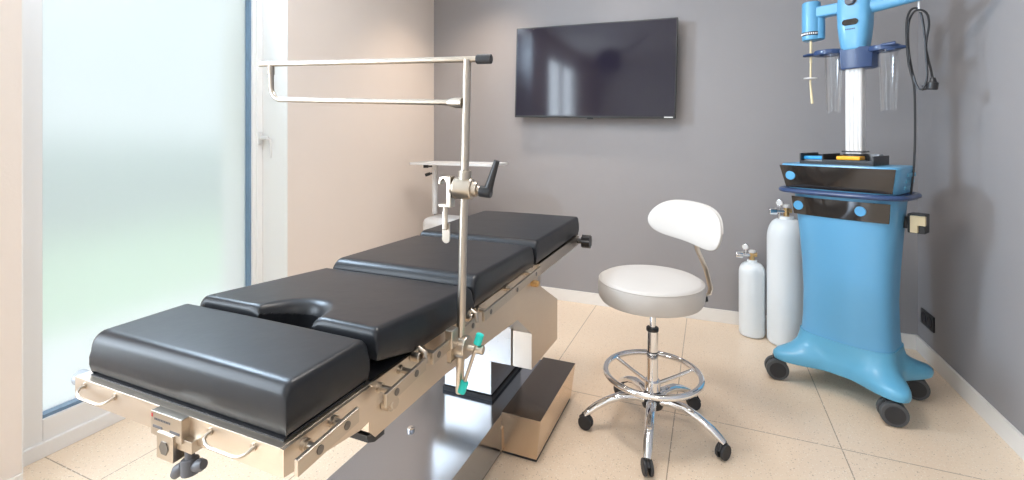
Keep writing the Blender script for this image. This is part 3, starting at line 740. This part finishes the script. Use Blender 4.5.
def cwheel(x, y, aim):
    r, w_, gp = 0.050, 0.024, 0.016
    dx, dy = math.cos(aim), math.sin(aim); px, py = -dy, dx
    t = MB()
    for sg in (-1, 1):
        q = Vector((x + px * sg * (gp + w_) / 2, y + py * sg * (gp + w_) / 2, r)); hw = Vector((px, py, 0)) * w_ / 2
        t.cyl(q - hw, q + hw, r, 32, bev=0.006)
    o = mp_('caster', t, M['wheel_grey'])
    for sg in (-1, 1):
        t = MB(); q = Vector((x + px * sg * (gp / 2 + w_), y + py * sg * (gp / 2 + w_), r)); hw = Vector((px, py, 0)) * 0.002
        t.cyl(q - hw, q + hw, 0.036, 28, bev=0.001)
        mp_('wheel_hub', t, M['rubber'], o)
    t = MB(); t.box(x - 0.006, x + 0.006, y - 0.006, y + 0.006, r, 0.104); t.cyl((x, y, 0.085), (x, y, 0.112), 0.018, 16)
    t.tube([(x - dx * 0.035, y - dy * 0.035, r + 0.01), (x - dx * 0.02, y - dy * 0.02, r + 0.042), (x + dx * 0.02, y + dy * 0.02, r + 0.042)], 0.007, 10)
    mp_('wheel_fork', t, M['black'], o)
for (x, y, a) in ((-0.225, -0.165, 35), (0.235, -0.172, 30), (0.232, 0.155, 25), (-0.225, 0.16, 60)): cwheel(x, y, R(a))
# console
def con(z):  # half width and front at z
    t = (z - 0.945) / (1.055 - 0.945); return 0.212 + 0.020 * t, -0.172 - 0.030 * t
rings = []
for z in (0.938, 0.945, 1.0, 1.050, 1.058):
    hx, yf = con(z); ins = 0.006 if z in (0.938, 1.058) else 0
    rings.append(sect(X0, hx - ins, yf + ins, 0.085 - ins, z, 9, bow=0.012))
b = MB(); b.rings(rings); cs = mp_('console_shell', b, M['blue'])
def panel(z0, z1, x0f, x1f, yoff, fn, bow, nseg=20):
    """curved panel following the shell front; fn(z) -> hx, yf"""
    P = MB(); ra, rb_ = [], []
    grid = []
    for (z) in (z0, (z0 + z1) / 2, z1):
        hx, yf = fn(z); row = []
        for i in range(nseg + 1):
            x = x0f + (x1f - x0f) * i / nseg
            row.append((X0 + hx * x, yf - bow * (1 - x * x) - yoff, z))
        grid.append(row)
    fv = [[P.bm.verts.new(p) for p in r] for r in grid]; bv = [[P.bm.verts.new((p[0], p[1] + 0.006, p[2])) for p in r] for r in grid]
    for j in range(2):
        for i in range(nseg):
            P.bm.faces.new((fv[j][i], fv[j][i + 1], fv[j + 1][i + 1], fv[j + 1][i])); P.bm.faces.new((bv[j][i], bv[j + 1][i], bv[j + 1][i + 1], bv[j][i + 1]))
    for i in range(nseg):
        P.bm.faces.new((fv[0][i], bv[0][i], bv[0][i + 1], fv[0][i + 1])); P.bm.faces.new((fv[2][i], fv[2][i + 1], bv[2][i + 1], bv[2][i]))
    for j in range(2):
        P.bm.faces.new((fv[j][0], fv[j + 1][0], bv[j + 1][0], bv[j][0])); P.bm.faces.new((fv[j][-1], bv[j][-1], bv[j + 1][-1], fv[j + 1][-1]))
    for f in P.bm.faces: f.smooth = True
    return P
mp_('display_panel', panel(0.946, 1.051, -0.97, 0.965, 0.003, con, 0.012), M['black_glass'], cs)
def bod(z):
    t = (z - 0.80) / 0.128; return 0.195 + 0.011 * t, -0.138 - 0.016 * t
mp_('display_panel', panel(0.818, 0.902, -0.93, 0.95, 0.006, bod, 0.018), M['black_glass'])
def button(x, z, fn, bow, off, r=0.0215):
    hx, yf = fn(z); u = (x - X0) / hx; y = yf - bow * (1 - u * u) - off
    c = MB(); c.cyl((x, y + 0.004, z), (x, y - 0.006, z), r, 28, bev=0.003); mp_('round_button', c, M['bright_blue'], label='round light blue button')
button(-0.148, 1.003, con, 0.012, 0.003); button(-0.128, 0.860, bod, 0.018, 0.006); button(0.122, 0.862, bod, 0.018, 0.006)
# navy loop bar
n_ = 96; lp = sect(X0 - 0.003, 0.248, -0.215, 0.130, 0.925, 3.6, n_)
b = MB(); b.tube([(p[0], p[1], 0.930) for p in lp], 0.010, 10, closed=True, flat=(1.3, 1.15)); 
b.rings([[(p[0], p[1], z) for p in sect(X0, 0.214, -0.180, 0.10, 0, 5, n_)] for z in (0.921, 0.940)])
mp_('bumper_rail', b, M['navy'])
# vents on the right console side
b = MB()
for k in range(3): b.box(X0 + 0.214, X0 + 0.2195 + 0.0055 * k, -0.06, 0.05, 0.958 + 0.028 * k, 0.975 + 0.028 * k, 0.002)
mp_('side_vent', b, M['teal_blue'], cs)
# tray on top
b = MB(); tx0, tx1, ty0, ty1 = X0 - 0.165, X0 + 0.130, -0.13, 0.075
b.box(tx0, tx1, ty0, ty1, 1.054, 1.064, 0.002)
for (a0_, a1_, c0_, c1_, h_) in ((tx0, tx0 + 0.006, ty0, ty1, 1.108), (tx1 - 0.006, tx1, ty0, ty1, 1.100), (tx0, tx1, ty1 - 0.006, ty1, 1.098), (-0.040, -0.034, ty0, ty1, 1.106)):
    b.box(a0_, a1_, c0_, c1_, 1.06, h_, 0.0015)
b.box(tx0, tx1, ty0, ty0 + 0.005, 1.06, 1.072, 0.001)
b.box(-0.035, tx1, ty0, ty0 + 0.02, 1.06, 1.080, 0.001)
tr_ = mp_('accessory_tray', b, M['black'])
# side holder
b = MB(); b.box(X0 + 0.212, X0 + 0.272, 0.00, 0.07, 0.770, 0.853, 0.004); b.box(X0 + 0.17, X0 + 0.215, 0.02, 0.06, 0.785, 0.835)
hd = mp_('side_holder', b, M['black'])
b = MB(); b.prism([(X0 + 0.225, 0.775), (X0 + 0.250, 0.775), (X0 + 0.250, 0.807), (X0 + 0.276, 0.807), (X0 + 0.276, 0.847), (X0 + 0.225, 0.847)], 'y', -0.018, 0.002, 0.002)
mp_('connector', b, M['ivory'], hd, label='ivory plastic connector')
# mast
b = MB(); mx_ = 0.052
pr = []
for k in range(8):
    pass
b.box(mx_ - 0.034, mx_ + 0.034, -0.028, 0.028, 1.09, 1.56, 0.010, 3)
for k in (-1, 0, 1): b.box(mx_ + k * 0.016 - 0.003, mx_ + k * 0.016 + 0.003, -0.0305, -0.027, 1.10, 1.50)
ms = mp_('mast', b, M['white_metal'])
b = MB(); b.lathe([(0.052, 1.055), (0.052, 1.098), (0.046, 1.106), (0.03, 1.108)], (mx_, 0), 32); b.box(mx_ - 0.046, mx_ + 0.046, -0.032, 0.032, 1.114, 1.120, 0.002); mp_('mast_socket', b, M['black'])
# navy hub and cup rings
b = MB()
hexp = [(-0.062, 0.05), (-0.072, 0.0), (-0.048, -0.052), (0.036, -0.058), (0.078, -0.030), (0.088, 0.03), (0.06, 0.06)]
b.rings([[(mx_ + u * q, v * q, z) for u, v in hexp] for q, z in ((0.82, 1.500), (0.90, 1.506), (0.95, 1.575), (0.98, 1.595))], smooth=False)
hb_ = mp_('mast_hub', b, M['navy'])
def ringholder(cx_, cy_, r, z, name='cup_ring', tab=None):
    c = MB(); prof = [(r * 0.62, z - 0.006), (r, z - 0.010), (r * 1.04, z + 0.004), (r * 0.98, z + 0.012), (r * 0.62, z + 0.008)]
    c.rings([[(cx_ + q * math.cos(2 * math.pi * k / 36), cy_ + q * math.sin(2 * math.pi * k / 36), zz) for k in range(36)] for q, zz in prof], closed=True)
    if tab: c.tube([(mx_ + tab[0], tab[1], z - 0.004), ((mx_ + tab[0] + cx_) / 2, (tab[1] + cy_) / 2, z - 0.002), (cx_, cy_, z)], [0.03, 0.022, 0.012], 12, flat=(1, 0.35))
    mp_(name, c, M['navy'], hb_)
ringholder(-0.052, -0.02, 0.060, 1.588, tab=(-0.045, -0.02)); ringholder(0.160, 0.00, 0.060, 1.580, tab=(0.06, 0.0))
b = MB(); b.tube([(-0.105, -0.03, 1.588), (-0.13, -0.045, 1.586), (-0.150, -0.05, 1.584)], [0.020, 0.022, 0.013], 14, flat=(1, 0.4)); mp_('hose_hook', b, M['navy'], hb_)
b = MB(); b.tube([(0.205, 0, 1.58), (0.228, -0.005, 1.578), (0.243, -0.01, 1.576)], [0.026, 0.022, 0.013], 14, flat=(1, 0.4))
b.tube([(0.12, -0.03, 1.575), (0.17, -0.055, 1.588), (0.215, -0.05, 1.592)], 0.008, 10)
mp_('hose_hook', b, M['navy'], hb_)
# blue head
b = MB()
hp = [(1.588, 0.050, 0.050), (1.596, 0.056, 0.055), (1.64, 0.064, 0.060), (1.70, 0.071, 0.062), (1.76, 0.074, 0.060), (1.82, 0.073, 0.055), (1.90, 0.068, 0.050), (1.93, 0.055, 0.04)]
b.rings([sect(mx_ + 0.002, hx * 0.9, -0.005 - hy_, 0.05, z, 3.5, 48) for z, hx, hy_ in hp]); hd_ = mp_('control_head', b, M['blue'])
b = MB(); b.cyl((mx_, -0.060, 1.811), (mx_, -0.078, 1.811), 0.020, 24, bev=0.004); b.cyl((mx_ + 0.001, -0.060, 1.811), (mx_ + 0.001, -0.063, 1.811), 0.024, 24)
mp_('dial', b, M['dark_grey'], hd_)
sl_ = []
for k in range(24):
    a = 2 * math.pi * k / 24; sl_.append((mx_ + (0.018 if math.cos(a) > 0 else -0.018) + 0.013 * math.cos(a), 1.711 + 0.014 * math.sin(a)))
b = MB(); b.prism(sl_, 'y', -0.0705, -0.060); mp_('window_slot', b, M['black_glass'], hd_)
b = MB()
for k in range(6): b.box(mx_ - 0.019 + k * 0.0066, mx_ - 0.0145 + k * 0.0066, -0.0672, -0.055, 1.6765, 1.6825)
mp_('lettering', b, M['navy'], hd_)
# left arm and motor
b = MB(); b.box(-0.12, mx_ - 0.04, -0.035, 0.02, 1.768, 1.822, 0.010, 3); mp_('left_arm', b, M['blue'])
b = MB(); b.lathe([(0.030, 1.660), (0.037, 1.664), (0.040, 1.672), (0.040, 1.84), (0.039, 1.848), (0.034, 1.852), (0.001, 1.853)], (-0.130, -0.01), 36)
b.lathe([(0.022, 1.662), (0.030, 1.668), (0.030, 1.80), (0.022, 1.81)], (-0.104, 0.0), 24)
mt = mp_('motor_head', b, M['blue'])
b = MB()
b.rings([[(-0.130 + q * math.cos(R(a)), -0.01 + q * math.sin(R(a)), z) for (q, z) in ((0.0395, 1.684), (0.0408, 1.684), (0.0408, 1.702), (0.0395, 1.702))] for a in range(195, 345, 6)], smooth=False)
mp_('label_band', b, M['black'], mt)
b = MB()
for a in range(215, 330, 11):
    c_, s2 = math.cos(R(a)), math.sin(R(a)); b.box(-0.130 + 0.041 * c_ - 0.002, -0.130 + 0.041 * c_ + 0.002, -0.01 + 0.041 * s2 - 0.001, -0.01 + 0.041 * s2 + 0.001, 1.689, 1.697)
mp_('lettering', b, M['badge'], mt)
# right arm
b = MB(); b.tube([(mx_ + 0.05, -0.01, 1.782), (0.16, -0.01, 1.782), (0.23, -0.012, 1.786), (0.34, -0.015, 1.793), (0.46, -0.018, 1.80)], [0.036, 0.030, 0.027, 0.024, 0.02], 18, flat=(0.8, 1)); ra_ = mp_('right_arm', b, M['blue'])
b = MB(); b.cyl((0.215, -0.03, 1.795), (0.215, -0.036, 1.795), 0.012, 20); mp_('oval_mark', b, M['navy'], ra_)
# thin infusion tube with white disc
b = MB(); b.cyl((-0.128, -0.02, 1.665), (-0.128, -0.02, 1.55), 0.0055, 12); b.tube([(-0.128, -0.02, 1.56), (-0.130, -0.02, 1.45), (-0.122, -0.02, 1.35)], [0.004, 0.004, 0.006], 10); tb_ = mp_('drip_tube', b, M['ivory'])
b = MB(); b.lathe([(0.004, 1.470), (0.030, 1.472), (0.030, 1.477), (0.004, 1.479)], (-0.129, -0.02), 24); mp_('tube_flange', b, M['white_metal'], tb_)
# mains cable looped on a hook under the arm
def cable(pts, r=0.0042, n=8):
    # Catmull-Rom
    P_ = [Vector(p) for p in pts]; out = []
    for i in range(len(P_) - 1):
        p0 = P_[max(0, i - 1)]; p1 = P_[i]; p2 = P_[i + 1]; p3 = P_[min(len(P_) - 1, i + 2)]
        for k in range(8):
            t = k / 8; out.append(0.5 * ((2 * p1) + (-p0 + p2) * t + (2 * p0 - 5 * p1 + 4 * p2 - p3) * t * t + (-p0 + 3 * p1 - 3 * p2 + p3) * t ** 3))
    out.append(P_[-1]); return MB().tube(out, r, n)
def cpt(px, py, y0=0.0):
    # point of the cart's own vertical plane y=y0
    f = F_PX; th = math.atan(198 / f); s, c = math.sin(th), math.cos(th)
    a = (px - 512) / f; r = (-s + c * a, c + s * a, (138 - py) / f)
    n = (0.508, 0.861); t = ((MO[0] * n[0] + MO[1] * n[1]) + y0) / (r[0] * n[0] + r[1] * n[1])
    return (((t * r[0] - MO[0]) * 0.861 - (t * r[1] - MO[1]) * 0.508), y0, CAM_H + t * r[2])
loop_px = [(933, 80), (931, 70), (928, 58), (926, 45), (929, 25), (927, 14), (921, 10), (914, 12), (909, 22), (908, 40), (910, 60), (916, 84), (922, 89), (927, 78), (926, 55), (924, 30), (920, 11), (912, 9), (907, 20), (907, 45), (909, 65), (914, 85), (915, 110), (915, 140), (914, 165), (912, 185), (911, 194)]
ys = [0.0 + 0.012 * math.sin(i * 0.9) for i in range(len(loop_px))]
pc = [cpt(px, py, y) for (px, py), y in zip(loop_px, ys)]
cb = mp_('mains_cable', cable(pc), M['black'])
p = Vector(cpt(933, 83, 0.0)); b = MB()
b.cyl(p + Vector((0, 0, 0.022)), p, 0.009, 14, r2=0.014); b.cyl(p + Vector((0, 0, 0.004)), p + Vector((-0.004, 0, -0.028)), 0.020, 20, bev=0.005)
b.cyl(p + Vector((-0.012, 0, -0.006)), p + Vector((-0.036, 0, -0.010)), 0.0035, 8); b.cyl(p + Vector((-0.012, 0, -0.022)), p + Vector((-0.036, 0, -0.026)), 0.0035, 8)
mp_('mains_plug', b, M['black'], cb)
q = Vector(cpt(919, 5, 0.0)); b = MB(); b.tube([q + Vector((0, 0, 0.022)), q + Vector((0, 0, -0.018)), q + Vector((0.004, 0.012, -0.028)), q + Vector((0.004, 0.022, -0.02))], 0.004, 10); mp_('cable_hook', b, M['white_metal'])

# things held by the cart: cups, cassettes
MM = Matrix.Translation(MO) @ Matrix.Rotation(MR, 4, 'Z')
def held(name, label, cat, lx, ly, lz, rz=0):
    t = thing(name, label, cat, MM @ Vector((lx, ly, lz)), MR + rz, {'cassette': 'cassettes in the cart tray', 'suction_cup': 'clear cups on the cart mast'}[name]); return t
for (cx_, cy_, zt_, lab) in ((-0.030, -0.02, 1.580, 'clear tapered plastic cup hanging left of the white mast'), (0.176, 0.00, 1.572, 'clear tapered plastic cup hanging right of the mast by the cable')):
    t = held('suction_cup', lab, 'plastic cup', cx_, cy_, 1.30)
    h_ = zt_ + 0.014 - 1.30
    b = MB(); b.lathe([(0.0005, 0.0), (0.028, 0.0), (0.030, 0.004), (0.040, h_ - 0.006), (0.046, h_), (0.0455, h_ + 0.002), (0.0385, h_ - 0.004), (0.0285, 0.006), (0.0005, 0.005)], n=36)
    build('cup_wall', b, M['clear'], t)
    b = MB(); b.cyl((0, 0, 0.006), (0, 0, h_ - 0.02), 0.009, 16); build('inner_tube', b, M['clear'], t)
t = held('cassette', 'small blue cassette in the tray on top of the cart', 'cassette', -0.088, -0.06, 1.064)
build('casing', MB().box(-0.045, 0.045, -0.035, 0.035, 0, 0.014, 0.003), M['grey_plastic'], t); build('lid', MB().box(-0.042, 0.042, -0.04, 0.035, 0.014, 0.030, 0.004), M['cyan_block'], t)
t = held('cassette', 'small yellow cassette in the tray on top of the cart', 'cassette', 0.055, -0.06, 1.064)
build('casing', MB().box(-0.045, 0.045, -0.035, 0.045, 0.0, 0.016, 0.003), M['grey_plastic'], t); build('lid', MB().box(-0.046, 0.046, -0.045, 0.025, 0.016, 0.033, 0.004), M['yellow'], t)
t = held('cassette', 'small grey cassette behind the yellow one in the cart tray', 'cassette', 0.10, 0.045, 1.064)
build('casing', MB().box(-0.05, 0.04, -0.03, 0.03, 0.0, 0.042, 0.004), M['grey_plastic'], t)

# ------------------------------------------------------------ wall socket
sk = thing('wall_socket', 'black double wall socket low on the right wall', 'socket', (XR, 3.15, 0.215))
b = MB(); b.box(-0.009, 0, -0.078, 0.078, -0.04, 0.04, 0.002); build('cover_plate', b, M['black'], sk)
for y in (-0.037, 0.037):
    c = MB(); c.rings([[(xx, y + r_ * math.cos(2 * math.pi * k / 24), r_ * math.sin(2 * math.pi * k / 24)) for k in range(24)] for xx, r_ in ((-0.0085, 0.029), (-0.0115, 0.029), (-0.0115, 0.024), (-0.0095, 0.022))], cap0=True, cap1=True)
    build('outlet', c, M['rubber'], sk)

# ------------------------------------------------------------ surgical lamp behind the camera (mirrored in the screen)
lp_ = thing('surgical_lamp', 'round dark surgical lamp on a ceiling arm mirrored in the television', 'lamp', (-1.37, -0.5, 2.31))
b = MB(); b.cyl((0, 0.035, -0.0), (0, -0.035, 0.0), 0.19, 40, bev=0.02); build('lamp_head', b, M['dark_grey'], lp_)
b = MB(); b.tube([(0, -0.03, 0.0), (0.1, -0.08, 0.12), (0.35, -0.08, 0.2), (0.5, -0.08, 0.31)], 0.022, 14); build('lamp_arm', b, M['dark_grey'], lp_)
